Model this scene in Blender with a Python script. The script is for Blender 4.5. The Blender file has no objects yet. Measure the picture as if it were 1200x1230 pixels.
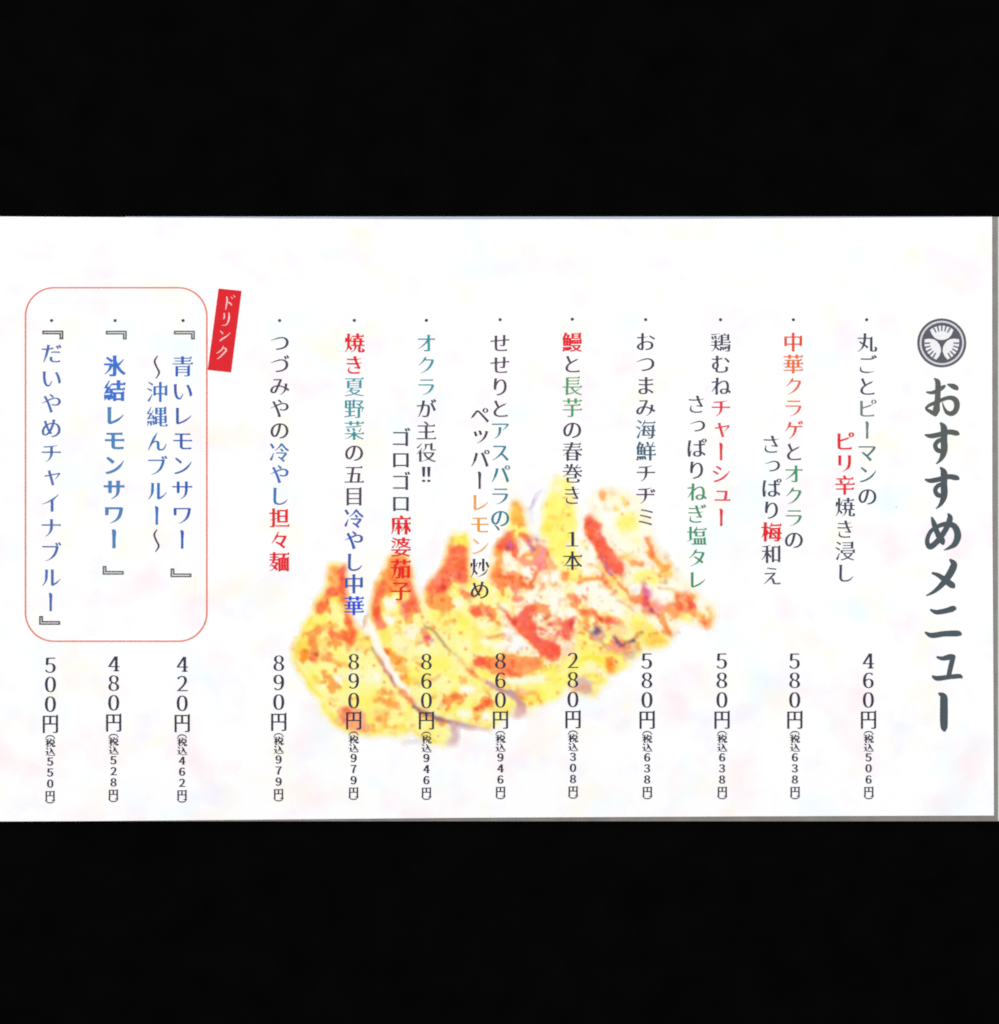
import bpy, math
import numpy as np
from mathutils import Vector
from mathutils.geometry import delaunay_2d_cdt

# ================================================================ camera, world, lamps, exposure
U = 0.00035                                    # metres of menu per unit of the printed layout (the visible sheet is about 42 cm wide)
def X(x): return (x-600.0)*U
def Y(y): return (615.0-y)*U
S = bpy.context.scene
cam = bpy.data.cameras.new('camera')
cam_o = bpy.data.objects.new('camera', cam); S.collection.objects.link(cam_o); S.camera = cam_o
CAM_H = 1.10
cam_o.location = (0, 0, CAM_H)
cam.sensor_fit = 'VERTICAL'; cam.sensor_height = 24
cam.lens = 24*CAM_H/(1230*U)
cam.clip_start = .01; cam.clip_end = 60
W = bpy.data.worlds.new('World'); S.world = W; W.use_nodes = True
W.node_tree.nodes['Background'].inputs[0].default_value = (.9, .95, 1, 1)
W.node_tree.nodes['Background'].inputs[1].default_value = .02
def softbox(name, loc, size, watts, col):
    l = bpy.data.lights.new(name, 'AREA'); l.shape = 'SQUARE'; l.size = size; l.energy = watts; l.color = col
    o = bpy.data.objects.new(name, l); S.collection.objects.link(o); o.location = loc
    o.rotation_euler = (-Vector(loc)).to_track_quat('-Z', 'Y').to_euler()
softbox('softbox', (-1.25, .12, 1.6), .9, 26.6, (1, .988, .975))
softbox('softbox', (1.25, .06, 1.6), .9, 26.6, (.975, .985, 1))
softbox('softbox', (0, 1.5, 1.5), .8, 11.0, (.98, .99, 1))
S.view_settings.view_transform = 'Standard'; S.view_settings.look = 'None'
S.view_settings.exposure = 0; S.view_settings.gamma = 1; S.view_settings.use_curve_mapping = False
S.render.engine = 'CYCLES'
S.cycles.max_bounces = 4
S.cycles.use_denoising = False                 # keeps the fine lettering crisp
S.cycles.filter_width = 1.9                    # a soft phone picture
GAIN = 1.13                                    # light falling on the sheet: display value = base colour * GAIN

# ================================================================ helpers
def lin(c): 
    c = np.asarray(c, float)/255
    return np.where(c <= .04045, c/12.92, ((c+.055)/1.055)**2.4)
def base(rgb):
    return tuple(float(v) for v in np.clip(lin(rgb)/GAIN, .0015, .9))
def material(name, rgb, rough=.6, spec=.25, wear=.10, wear_scale=900, raw=False):
    m = bpy.data.materials.new(name); m.use_nodes = True; nt = m.node_tree
    b = nt.nodes['Principled BSDF']; b.inputs['Roughness'].default_value = rough; b.inputs['Specular IOR Level'].default_value = spec
    c = rgb if raw else base(rgb)
    tc = nt.nodes.new('ShaderNodeTexCoord'); nz = nt.nodes.new('ShaderNodeTexNoise')
    nz.inputs['Scale'].default_value = wear_scale; nz.inputs['Detail'].default_value = 3
    nt.links.new(tc.outputs['Object'], nz.inputs['Vector'])
    mx = nt.nodes.new('ShaderNodeMix'); mx.data_type = 'RGBA'
    mx.inputs['A'].default_value = (*[v*(1-wear) for v in c], 1)
    mx.inputs['B'].default_value = (*[min(.9, v*(1+wear)+(0 if raw else .03*wear)) for v in c], 1)
    nt.links.new(nz.outputs['Fac'], mx.inputs['Factor']); nt.links.new(mx.outputs['Result'], b.inputs['Base Color'])
    return m
_ink = {}
def ink(rgb):
    if rgb not in _ink: _ink[rgb] = material('printed_ink', rgb, .55, .2, .22, 1400)
    return _ink[rgb]
def link(name, me, parent=None, label=None):
    o = bpy.data.objects.new(name, me); S.collection.objects.link(o)
    if parent: o.parent = parent
    if label: o['label'] = label
    return o
class Print:
    """collects inked shapes (layout units) that become one flat printed mesh, one material slot per ink"""
    def __init__(s): s.V, s.F, s.M, s.inks = [], [], [], []
    def add(s, P, F, rgb):
        if rgb not in s.inks: s.inks.append(rgb)
        k = len(s.V); s.V += [tuple(p) for p in P]
        s.F += [tuple(int(i)+k for i in f) for f in F]; s.M += [s.inks.index(rgb)]*len(F)
    def shape(s, contours, rgb):
        P, F = fill([np.array(c, float) for c in contours]); s.add(P, F, rgb)
    def build(s, name, parent, z, label=None):
        me = bpy.data.meshes.new(name)
        # layout y runs down the sheet, so faces are flipped to look up
        me.from_pydata([(X(x), Y(y), z) for x, y in s.V], [], [f for f in s.F])
        me.polygons.foreach_set('material_index', s.M)
        for c in s.inks: me.materials.append(ink(c))
        me.update()
        n = np.array([p.normal.z for p in me.polygons])
        if len(n) and n.mean() < 0: me.flip_normals()
        return link(name, me, parent, label)

# ---------------------------------------------------------------- lettering
_font_curve = bpy.data.curves.new('lettering_source', 'FONT')
_raw = {}
def raw_outline(ch):
    """outline of one character as lists of dense points with a corner flag (em = 1)"""
    if ch in _raw: return _raw[ch]
    _font_curve.body = ch; _font_curve.size = 1
    o = bpy.data.objects.new('lettering_source', _font_curve)
    bpy.context.scene.collection.objects.link(o)
    c = o.to_curve(bpy.context.evaluated_depsgraph_get())
    out = []
    for sp in c.splines:
        pts, flags = [], []
        bp = sp.bezier_points; n = len(bp)
        for i in range(n):
            a, b = bp[i], bp[(i+1) % n]
            p0, p1, p2, p3 = [np.array(v[:2]) for v in (a.co, a.handle_right, b.handle_left, b.co)]
            ln = np.linalg.norm(p3-p0)
            if ln < 1e-5: continue
            k = max(1, int(math.ceil(ln/0.014)))
            for j in range(k):
                t = j/k
                q = (1-t)**3*p0+3*(1-t)**2*t*p1+3*(1-t)*t*t*p2+t**3*p3
                pts.append(q); flags.append(j == 0)
        out.append((np.array(pts), np.array(flags)))
    o.to_curve_clear(); bpy.data.objects.remove(o)
    _raw[ch] = out
    return out
def area(p):
    x, y = p[:, 0], p[:, 1]
    return 0.5*np.sum(x*np.roll(y, -1)-np.roll(x, -1)*y)
def is_kana(ch): return 0x3040 <= ord(ch) <= 0x30ff or 0xff10 <= ord(ch) <= 0xff19
def find_caps(pts, fl, ori):
    """stroke ends: short straight edges between two convex corners; gives (first point, last point, outward angle)"""
    n = len(pts); corners = np.where(fl)[0]; m = len(corners); caps = []
    if m < 4: return caps
    for ci in range(m):
        i0, i1 = corners[ci], corners[(ci+1) % m]
        a, b = pts[i0], pts[i1]
        e = b-a; ln = np.linalg.norm(e)
        if not 0.03 < ln < 0.12: continue
        pa, pb = pts[(i0-1) % n], pts[(i1+1) % n]
        e0 = (a-pa)/max(1e-9, np.linalg.norm(a-pa)); e1 = (pb-b)/max(1e-9, np.linalg.norm(pb-b)); u = e/ln
        c0 = e0[0]*u[1]-e0[1]*u[0]; c1 = u[0]*e1[1]-u[1]*e1[0]
        if c0*ori < .6 or c1*ori < .6 or np.dot(e0, e1) > -0.6: continue
        d = e0-e1
        caps.append((i0, i1, math.degrees(math.atan2(d[1], d[0])), ln))
    return caps
def brush_taper(raw, q, fl, caps, kana):
    """thin or swell stroke ends the way a brush-derived text face does"""
    n = len(q); new = q.copy()
    for i0, i1, ang, ln in caps:
        if -22 < ang < 14: w0, L = (1.0, .0) if not kana else (1.15, .12)
        elif 14 <= ang < 75: w0, L = .3, .38              # flick up to the right
        elif 75 <= ang < 130: w0, L = 1.15, .10           # top of a downstroke
        elif ang >= 130 or ang < -168: w0, L = (.9, .12)  # start of a horizontal
        elif -168 <= ang < -100: w0, L = .28, .5          # sweep down to the left
        elif -100 <= ang < -75: w0, L = .95, .10
        else: w0, L = 1.12, .22                           # stop down to the right
        if L == 0: continue
        k = 0
        while k < 60:
            ia, ib = (i0-k) % n, (i1+k) % n
            if np.linalg.norm(raw[ia]-raw[ib]) > 1.4*ln: break
            s = k*0.014
            if s > L: break
            t = s/L; t = t*t*(3-2*t)
            f = w0+(1-w0)*t
            M = .5*(q[ia]+q[ib])
            new[ia] = M+(q[ia]-M)*f; new[ib] = M+(q[ib]-M)*f
            k += 1
            if k > 1 and (fl[(i0-k) % n] and fl[(i1+k) % n]): break
    return new
_done = {}
def glyph(ch, bold=0.0):
    key = (ch, bold)
    if key in _done: return _done[key]
    kana = is_kana(ch); digit = 0xff10 <= ord(ch) <= 0xff19
    cs = raw_outline(ch)
    big = max(cs, key=lambda c: abs(area(c[0])))
    s_out = 1 if area(big[0]) > 0 else -1
    allcaps = [find_caps(p, f, s_out) for p, f in cs]
    lv = [c[3] for cp in allcaps for c in cp if abs(c[2]) < 20 or abs(c[2]) > 160]
    wl = float(np.median(lv)) if lv else .066
    thin = .027 if digit else (.016 if kana else min(.0185, .28*wl))
    res = []
    for (pts, fl), caps in zip(cs, allcaps):
        n = len(pts)
        p2 = pts
        d = np.roll(p2, -1, 0)-p2; d /= np.maximum(1e-9, np.linalg.norm(d, axis=1))[:, None]
        nn = np.stack([d[:, 1], -d[:, 0]], 1)*s_out       # outward normal of the edge after each point
        nprev = np.roll(nn, 1, 0)
        # move every point so both its edges are offset (mitre), vertically for thinning
        def off(nv):                                      # offset of an edge along its normal
            return bold + (.013 if digit else .009)*np.abs(nv[:, 0])**2 - thin*np.abs(nv[:, 1])**1.6
        o1, o2 = off(nprev), off(nn)
        cr = nprev[:, 0]*nn[:, 1]-nprev[:, 1]*nn[:, 0]
        par = np.abs(cr) < .25
        mv = np.zeros_like(p2)
        av = nprev+nn; av /= np.maximum(1e-9, np.linalg.norm(av, axis=1))[:, None]
        mv[par] = (av*((o1+o2)/2)[:, None])[par]
        ip = ~par
        mv[ip, 0] = (o1[ip]*nn[ip, 1]-o2[ip]*nprev[ip, 1])/cr[ip]
        mv[ip, 1] = (o2[ip]*nprev[ip, 0]-o1[ip]*nn[ip, 0])/cr[ip]
        ml = np.linalg.norm(mv, axis=1); lim = .05+abs(bold)
        mv *= np.minimum(1, lim/np.maximum(1e-9, ml))[:, None]
        q = p2+mv
        if not digit: q = brush_taper(pts, q, fl, caps, kana)
        # triangular stop at the right end of long level strokes
        if not kana and n > 8:
            q2 = []
            cidx = np.where(fl)[0]
            nxt = {c: cidx[(k+1) % len(cidx)] for k, c in enumerate(cidx)}
            prv = {c: cidx[k-1] for k, c in enumerate(cidx)}
            seq = list(range(n))
            ins = {}
            for c in cidx:
                a, b, e = pts[prv[c]], pts[c], pts[nxt[c]]
                for (l, r, first) in ((a, e, True), (e, a, False)):
                    # l = other end of the level top edge, r = next point down the right side
                    top = b-l; side = r-b
                    if top[0] > .14 and abs(top[1]) < .02 and side[1] < -.03 and abs(side[0]) < .25*abs(side[1]) and \
                       (nn[c-1] if first else nn[c])[1] > .9:
                        h = min(.06, .25*top[0]); bq = q[c]
                        tri = [bq+np.array([-1.6*h, 0]), bq+np.array([-.45*h, h]), bq+np.array([.1*h, .15*h])]
                        ins[c] = (tri if first else tri[::-1])
            for i in range(n):
                if i in ins:
                    q2 += ins[i]
                else:
                    q2.append(q[i])
            # points of the top edge covered by the triangle: drop those that would fold back
            q = np.array(q2)
        res.append(q)
    _done[key] = res
    return res
def winding(P, cs):
    w = np.zeros(len(P))
    for c in cs:
        a = c; b = np.roll(c, -1, 0)
        x, y = P[:, 0:1], P[:, 1:2]
        up = (a[:, 1] <= y) & (b[:, 1] > y); dn = (a[:, 1] > y) & (b[:, 1] <= y)
        cr = (b[:, 0]-a[:, 0])*(y-a[:, 1])-(x-a[:, 0])*(b[:, 1]-a[:, 1])
        w += (up & (cr > 0)).sum(1)-(dn & (cr < 0)).sum(1)
    return w
def fill(cs):
    """closed outlines -> (points, triangles) of the inked area, overlaps included"""
    V, E = [], []
    for c in cs:
        k0 = len(V); n = len(c)
        V += [Vector(p) for p in c]; E += [(k0+i, k0+(i+1) % n) for i in range(n)]
    v, e, f, *_ = delaunay_2d_cdt(V, E, [], 0, 1e-5)
    P = np.array([p[:] for p in v]); F = np.array([t[:] for t in f])
    w = winding(P[F].mean(1), cs)
    F = F[w != 0]
    t = P[F]; ar = (t[:, 1, 0]-t[:, 0, 0])*(t[:, 2, 1]-t[:, 0, 1])-(t[:, 2, 0]-t[:, 0, 0])*(t[:, 1, 1]-t[:, 0, 1])
    F[ar < 0] = F[ar < 0][:, ::-1]
    return P, F
_filled = {}
def glyph_mesh(ch, bold=0.0):
    if (ch, bold) not in _filled: _filled[(ch, bold)] = fill(glyph(ch, bold))
    return _filled[(ch, bold)]

# ---------------------------------------------------------------- strokes
def stroke_outline(pts, flat=False):
    """outline of a brush stroke through (x, y, width) points"""
    p = np.array(pts, float); n = len(p)
    q = []
    for i in range(n-1):
        a, b, c, d = p[max(0, i-1)], p[i], p[i+1], p[min(n-1, i+2)]
        k = max(2, int(np.hypot(*(c-b)[:2])/1.2)+1)
        for t in np.linspace(0, 1, k, endpoint=False):
            q.append(.5*((2*b)+(-a+c)*t+(2*a-5*b+4*c-d)*t*t+(-a+3*b-3*c+d)*t**3))
    q.append(p[-1]); q = np.array(q)
    d = np.gradient(q[:, :2], axis=0); d /= np.maximum(1e-9, np.linalg.norm(d, axis=1))[:, None]
    nr = np.stack([-d[:, 1], d[:, 0]], 1); w = np.maximum(q[:, 2], .15)[:, None]/2
    L = q[:, :2]+nr*w; R = q[:, :2]-nr*w
    cap1, cap0 = [], []
    if not flat:
        for t in (-60, -30, 0, 30, 60):
            r = math.radians(t)
            cap1.append(q[-1, :2]+w[-1]*(d[-1]*math.cos(r)*.7-nr[-1]*math.sin(r)))
            cap0.append(q[0, :2]+w[0]*(-d[0]*math.cos(r)*.7+nr[0]*math.sin(r)))
    out = list(L)+cap1+list(R[::-1])+cap0
    o = np.array(out)
    return o if area(o) > 0 else o[::-1]
def scaled(pts, ox, oy, k, dx=0, dy=0): return [(ox+(x+dx)/k, oy+(y+dy)/k, w*1.07/k) for x, y, w in pts]

# ================================================================ setting
def plane_mesh(name, x0, x1, y0, y1, z):
    me = bpy.data.meshes.new(name); me.from_pydata([(x0, y0, z), (x1, y0, z), (x1, y1, z), (x0, y1, z)], [], [(0, 1, 2, 3)]); return me
tb = link('backdrop', plane_mesh('backdrop', -6, 6, -6, 6, -.0045)); tb['kind'] = 'structure'  # added plain black plane standing in for the black bands round the sheet
tb.data.materials.append(material('black_backdrop', (.0017, .0017, .0019), .95, 0, .5, 60, raw=True))

card = bpy.data.objects.new('menu_card', None); S.collection.objects.link(card); card.location = (0, 0, 0)
card.empty_display_size = .05
card['label'] = 'white printed menu sheet with vertical dish names and gyoza painting on black table'
card['category'] = 'menu'

def slab(name, outline, z0, z1, mat, label=None):
    """a flat sheet with real thickness from a layout outline"""
    n = len(outline)
    P = [(X(x), Y(y)) for x, y in outline]
    if area(np.array(P)) < 0: P = P[::-1]
    V = [(x, y, z0) for x, y in P]+[(x, y, z1) for x, y in P]
    F = [tuple(range(n, 2*n)), tuple(reversed(range(n)))]+[(i, (i+1) % n, n+(i+1) % n, n+i) for i in range(n)]
    me = bpy.data.meshes.new(name); me.from_pydata(V, [], F); me.materials.append(mat)
    return link(name, me, card, label)
def paper_material():
    m = bpy.data.materials.new('white_paper'); m.use_nodes = True; nt = m.node_tree
    b = nt.nodes['Principled BSDF']; b.inputs['Roughness'].default_value = .62; b.inputs['Specular IOR Level'].default_value = .2
    tc = nt.nodes.new('ShaderNodeTexCoord')
    mp = nt.nodes.new('ShaderNodeMapping'); mp.inputs['Scale'].default_value = (1, 1, 1); nt.links.new(tc.outputs['Object'], mp.inputs['Vector'])
    def noise(scale, off, det=3):
        a = nt.nodes.new('ShaderNodeVectorMath'); a.inputs[1].default_value = off; nt.links.new(mp.outputs[0], a.inputs[0])
        n = nt.nodes.new('ShaderNodeTexNoise'); n.inputs['Scale'].default_value = scale; n.inputs['Detail'].default_value = det
        nt.links.new(a.outputs[0], n.inputs['Vector']); return n.outputs['Fac']
    prev = (.90, .898, .90, 1)
    for scale, off, lo, hi, col in ((44, (3, 1, 0), .52, .8, (.90, .765, .80)), (34, (7, 2, 0), .54, .82, (.74, .87, .9)),
                                    (48, (1, 9, 0), .53, .8, (.90, .86, .74)), (62, (5, 5, 0), .57, .85, (.82, .79, .9))):
        r = nt.nodes.new('ShaderNodeMapRange'); r.inputs['From Min'].default_value = lo; r.inputs['From Max'].default_value = hi
        nt.links.new(noise(scale, off), r.inputs['Value'])
        mx = nt.nodes.new('ShaderNodeMix'); mx.data_type = 'RGBA'
        if isinstance(prev, tuple): mx.inputs['A'].default_value = prev
        else: nt.links.new(prev, mx.inputs['A'])
        mx.inputs['B'].default_value = (*col, 1)
        nt.links.new(r.outputs[0], mx.inputs['Factor']); prev = mx.outputs['Result']
    nt.links.new(prev, b.inputs['Base Color'])
    bp = nt.nodes.new('ShaderNodeBump'); bp.inputs['Strength'].default_value = .06; bp.inputs['Distance'].default_value = .0004
    nt.links.new(noise(700, (0, 0, 0), 4), bp.inputs['Height']); nt.links.new(bp.outputs[0], b.inputs['Normal'])
    return m
PAPER = paper_material()
slab('paper_sheet', [(-90, 259.8), (0, 260), (150, 261), (330, 262.6), (520, 263.6), (800, 263.2), (1000, 262), (1191.8, 260.6),
                     (1192, 600), (1193.2, 800), (1194, 979.6), (900, 980.6), (560, 982.3), (300, 984.6), (100, 986.3), (-90, 987)],
     -.0004, 0, PAPER)
grey = material('grey_board', (132, 128, 124), .5, .3, .25, 120)
slab('backing_board', [(-95, 260.2), (1198.8, 260.2), (1198.8, 986.6), (-95, 986.6)], -.0026, -.0005, grey)
pale = material('pale_board', (205, 214, 203), .5, .3, .1, 100)
slab('board_edge', [(1198.9, 260.3), (1222, 260.3), (1222, 986.5), (1198.9, 986.5)], -.0026, -.0007, pale)
# thin pale lip of the board along the top of the sheet
slab('board_lip', [(150, 260.0), (1191.6, 260.0), (1191.6, 261.6), (800, 264.6), (520, 265), (330, 263.8), (150, 261.4)], -.0005, -.00042, material('pale_lip', (182, 190, 204), .5, .3, .1, 100))

# ================================================================ printed matter
ZT, ZF = .00016, .00012
DK = (68, 60, 82); SL = (58, 66, 88); PUR = (82, 62, 84); RED = (236, 20, 34); GRN = (60, 146, 98); TEAL = (40, 128, 152)
TEL2 = (48, 150, 160); BLU = (42, 90, 180); BLU2 = (66, 104, 178); BLU3 = (50, 112, 210); BLU4 = (70, 130, 190); ORG = (250, 164, 70); OR2 = (243, 104, 40)
GRY = (112, 124, 126); TSL = (66, 112, 118); INK = (50, 44, 68); BRK = (104, 104, 106)
SMALL = 'ャュッっ'
WEIGHT = .008                                    # ink spread
def put(pr, ch, x, y, em, rgb, bold=0.0, sx=1.0, sy=1.0, slant=0.0, rot=0.0):
    """print one character with its em box centred on (x, y)"""
    if ch == 'ー':                                # upright long-vowel bar of vertical setting
        h = em*.40; w = em*(.085+2*bold)
        pr.shape([stroke_outline([(x-.06*em, y-h, w*.7), (x, y-h*.86, w*1.35), (x, y, w), (x, y+h*.9, w*1.05), (x, y+h, w*.9)])], rgb); return
    if ch == '〜':
        w = em*.062
        pr.shape([stroke_outline([(x+.02*em, y-.5*em, w*.6), (x-.11*em, y-.27*em, w*1.3), (x-.02*em, y, w*1.2), (x+.09*em, y+.25*em, w*1.3), (x-.05*em, y+.5*em, w*.6)])], rgb); return
    P, F = glyph_mesh(ch, bold)
    if ch in SMALL or ch in '！':
        c = (P.min(0)+P.max(0))/2
        if ch in SMALL: c = c-np.array([.06, 0])
    else: c = np.array([.5, .38])
    q = (P-c)*em*np.array([sx, sy])
    q[:, 0] += slant*q[:, 1]
    r = math.radians(rot); q = np.stack([q[:, 0]*math.cos(r)-q[:, 1]*math.sin(r), q[:, 0]*math.sin(r)+q[:, 1]*math.cos(r)], 1)
    pr.add(np.stack([x+q[:, 0], y-q[:, 1]], 1), F, rgb)
    if ch == '４':                                # foot serif of the stem
        foot = P[P[:, 1] < P[:, 1].min()+.03, 0].mean()
        fx = x+(foot-c[0])*em*sx; fy = y-(P[:, 1].min()-c[1])*em*sy
        pr.shape([[(fx-.14*em, fy-.005*em), (fx-.14*em, fy-.04*em), (fx-.05*em, fy-.065*em), (fx+.05*em, fy-.065*em), (fx+.14*em, fy-.04*em), (fx+.14*em, fy-.005*em)][::-1]], rgb)
def dot(pr, x, y, r, rgb):
    pr.shape([[(x+r*math.cos(a), y+r*math.sin(a)) for a in np.linspace(0, 2*math.pi, 16, endpoint=False)]], rgb)
def hook(pr, x, y, opening, rgb):
    """hollow corner bracket of vertical setting; (x, y) is its box centre"""
    w, h, t, s = 25.2, 10.6, 4.6, 1.8
    L = np.array([(-w/2, -h/2), (w/2, -h/2), (w/2, h/2), (w/2-t, h/2), (w/2-t, -h/2+t), (-w/2, -h/2+t)])
    I = np.array([(-w/2+s, -h/2+s), (w/2-s, -h/2+s), (w/2-s, h/2-s), (w/2-t+s, h/2-s), (w/2-t+s, -h/2+t-s), (-w/2+s, -h/2+t-s)])
    k = 1 if opening else -1
    pr.shape([L*k+(x, y), (I*k+(x, y))[::-1]], rgb)
COLOUR_NAME = {RED: 'bold red', GRN: 'green', TEAL: 'teal', TEL2: 'turquoise', BLU: 'blue', BLU2: 'violet blue', BLU3: 'bold blue', BLU4: 'steel blue',
               ORG: 'orange', OR2: 'reddish orange', GRY: 'grey', TSL: 'grey green', SL: 'slate', DK: 'dark', PUR: 'dark purple'}
def entry(place, x0, x1, lines, price, tax, dy=0.0, em=25.0, pitch=26.35, marks=None):
    """one menu column: dish name, its coloured words, bullet, price and the small tax note"""
    cx = lambda y: x0+(x1-x0)*(y-384)/576
    segs_built = []                                # (line number, ink, text, print)
    for n_line, (lx, ly, segs) in enumerate(lines):
        k = 0
        for text, rgb, bold in segs:
            pr = Print()
            for ch in text:
                if ch not in ' \u3000':
                    yy = ly+k*pitch
                    if ch == '‼':
                        for d in (-3.1, 3.1): put(pr, '！', cx(yy)+lx+d, yy, em, rgb, bold+WEIGHT)
                    else: put(pr, ch, cx(yy)+lx, yy, em, rgb, bold+WEIGHT)
                k += 1
            if pr.V: segs_built.append((n_line, rgb, text, pr))
    # the longest stretch of the first line carries the dish name, the other stretches are its words
    main = max((q for q in segs_built if q[0] == 0), key=lambda q: len(q[2]))
    d = main[3].build('dish_name', card, ZT, COLOUR_NAME.get(main[1], 'black')+' dish name in the '+place)
    for q in segs_built:
        if q is main: continue
        if q[2] == '〜': q[3].build('wave_mark', d, ZT)
        elif q[1] in (DK, SL, PUR, INK): q[3].build('word', d, ZT)
        else: q[3].build('coloured_word', d, ZT, COLOUR_NAME.get(q[1], 'coloured')+' word in the dish name of the '+place)
    b = Print(); dot(b, cx(384), 384+min(dy, 1), 1.9, DK); b.build('bullet', d, ZT)
    for (x, y, op, rgb) in marks or ():
        m = Print(); hook(m, x, y, op, rgb); m.build('corner_bracket', d, ZT)
    p = Print(); t = Print()
    for ch, y in zip(price, (794.8, 818, 841.6)): put(p, ch, cx(y), y+dy-1.2, 25, INK, .013, .88, 1.02)
    put(p, '円', cx(865), 864.2+dy, 25, INK, .012, .84, .99)
    po = p.build('price', card, ZT, 'price at the foot of the '+place)
    c = cx(900)
    t.shape([stroke_outline([(c-5.8, 882.2+dy, .7), (c-3.4, 879.4+dy, 1.2), (c, 878.6+dy, 1.4), (c+3.4, 879.4+dy, 1.2), (c+5.8, 882.2+dy, .7)])], INK)
    put(t, '税', c, 887.2+dy, 12.4, INK, .024, 1, .9); put(t, '込', c, 898+dy, 12.4, INK, .024, 1, .9)
    for ch, y in zip(tax, (910.8, 924, 937.4)): put(t, ch, c, y+dy-1.3, 13, INK, .034, .92, 1)
    c = cx(955)
    put(t, '円', c, 950.6+dy, 13.6, INK, .022, .9, 1.0)
    t.shape([stroke_outline([(c-5.8, 956+dy, .7), (c-3.4, 958.6+dy, 1.2), (c, 959.3+dy, 1.4), (c+3.4, 958.6+dy, 1.2), (c+5.8, 956+dy, .7)])], INK)
    t.build('tax_note', po, ZT)
B_ = .016; b_ = .009

ORD = (238, 74, 40); OR3 = (242, 112, 36); LGN = (70, 160, 92); OR4 = (238, 96, 56); CRM = (232, 52, 66); BLU5 = (40, 74, 214); BLU6 = (50, 112, 188); SEA = (62, 96, 116)
COLOUR_NAME.update({ORD: 'red orange', LGN: 'light green', OR3: 'bright orange', OR4: 'orange red', CRM: 'crimson', BLU5: 'bright blue', BLU6: 'sky blue', SEA: 'slate teal'})
entry('first column left of the title', 1041, 1043.6, [(0, 411.5, [('丸ごと', SL, 0), ('ピー', GRY, 0), ('マン', TSL, 0), ('の', SL, 0)]),
      (-27.2, 530, [('ピリ辛', RED, b_), ('焼き浸し', SL, 0)])], '４６０', '５０６')
entry('second column left of the title', 953, 955, [(-.3, 411, [('中', ORD, .004), ('華', OR3, .004), ('クラ', OR4, 0), ('ゲ', ORD, 0), ('と', SL, 0), ('オクラ', GRN, 0), ('の', SL, 0)]),
      (-27.2, 533.5, [('さっぱり', SL, 0), ('梅', RED, B_), ('和え', SL, 0)])], '５８０', '６３８')
entry('third column left of the title', 865.5, 867.6, [(0, 411, [('鶏むね', SL, 0), ('チャーシュー', CRM, .004)]),
      (-29.5, 485.5, [('さっぱり', DK, 0), ('ねぎ塩タレ', GRN, 0)])], '５８０', '６３８')
entry('column right of the painted dumplings', 775.5, 777.6, [(-.4, 410.5, [('おつまみ', DK, 0), ('海鮮', SEA, .003), ('チヂミ', DK, 0)])], '５８０', '６３８', pitch=26.3)
entry('column with a red eel character on top', 687.4, 688.4, [(-.3, 411, [('鰻', RED, .010), ('と', PUR, 0), ('長芋', LGN, 0), ('の春巻き', DK, 0), ('　', DK, 0), ('１本', INK, 0)])], '２８０', '３０８', dy=-.6, pitch=26.25)
entry('column with lemon in orange letters', 600.7, 601.2, [(0, 412, [('せせりと', PUR, 0), ('アスパラの', TEAL, 0)]),
      (-24.7, 498.5, [('ペッパー', DK, 0), ('レ', ORG, 0), ('モ', (250, 158, 44), 0), ('ン', (246, 190, 130), 0), ('炒め', INK, 0)])], '８６０', '９４６', pitch=26.25)
entry('column with turquoise okra letters', 512.2, 512.2, [(-.2, 412, [('オクラ', TEL2, 0), ('が主役‼', DK, 0)]),
      (-30.7, 525.5, [('ゴロゴロ', DK, 0), ('麻婆茄子', RED, .012)])], '８６０', '９４６', dy=.8, pitch=26.3)
entry('column ending in blue over the leftmost dumpling', 425.7, 424.7, [(0, 412, [('焼き', RED, .010), ('夏野菜', TEL2, 0), ('の五目', PUR, 0), ('冷やし中', BLU, .007), ('華', BLU5, .007)])], '８９０', '９７９', dy=.8, pitch=26.3)
entry('column between the red tag and the dumplings', 335.9, 334.6, [(.2, 411.3, [('つづみやの', DK, 0), ('冷やし', BLU6, .004), ('担々麺', RED, .010)])], '８９０', '９７９', dy=2.6, pitch=26.35)
entry('right column of the drinks box', 219.9, 218.6, [(-.4, 440, [('青いレモンサワー', BLU, 0)]), (-31, 441, [('〜', DK, 0), ('沖縄んブルー', BLU6, 0), ('〜', DK, 0)])],
      '４２０', '４６２', dy=4, em=26.8, pitch=29.75, marks=[(221.5, 402.5, True, BRK), (217.5, 688, False, BRK)])
entry('middle column of the drinks box', 138.3, 136.2, [(-.4, 439.5, [('氷結', BLU3, .020), ('レモンサワー', BLU4, .018)])],
      '４８０', '５２８', dy=3.4, em=26.8, pitch=29.75, marks=[(139.7, 402.5, True, BRK), (136, 685, False, BRK)])
entry('left column of the drinks box', 62, 60.2, [(0, 424.5, [('だいやめチャイナブルー', BLU2, 0)])],
      '５００', '５５０', dy=5, em=26.4, pitch=29.9, marks=[(63.5, 402.3, True, (76, 76, 80)), (59.7, 745.2, False, (76, 76, 80))])

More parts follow.
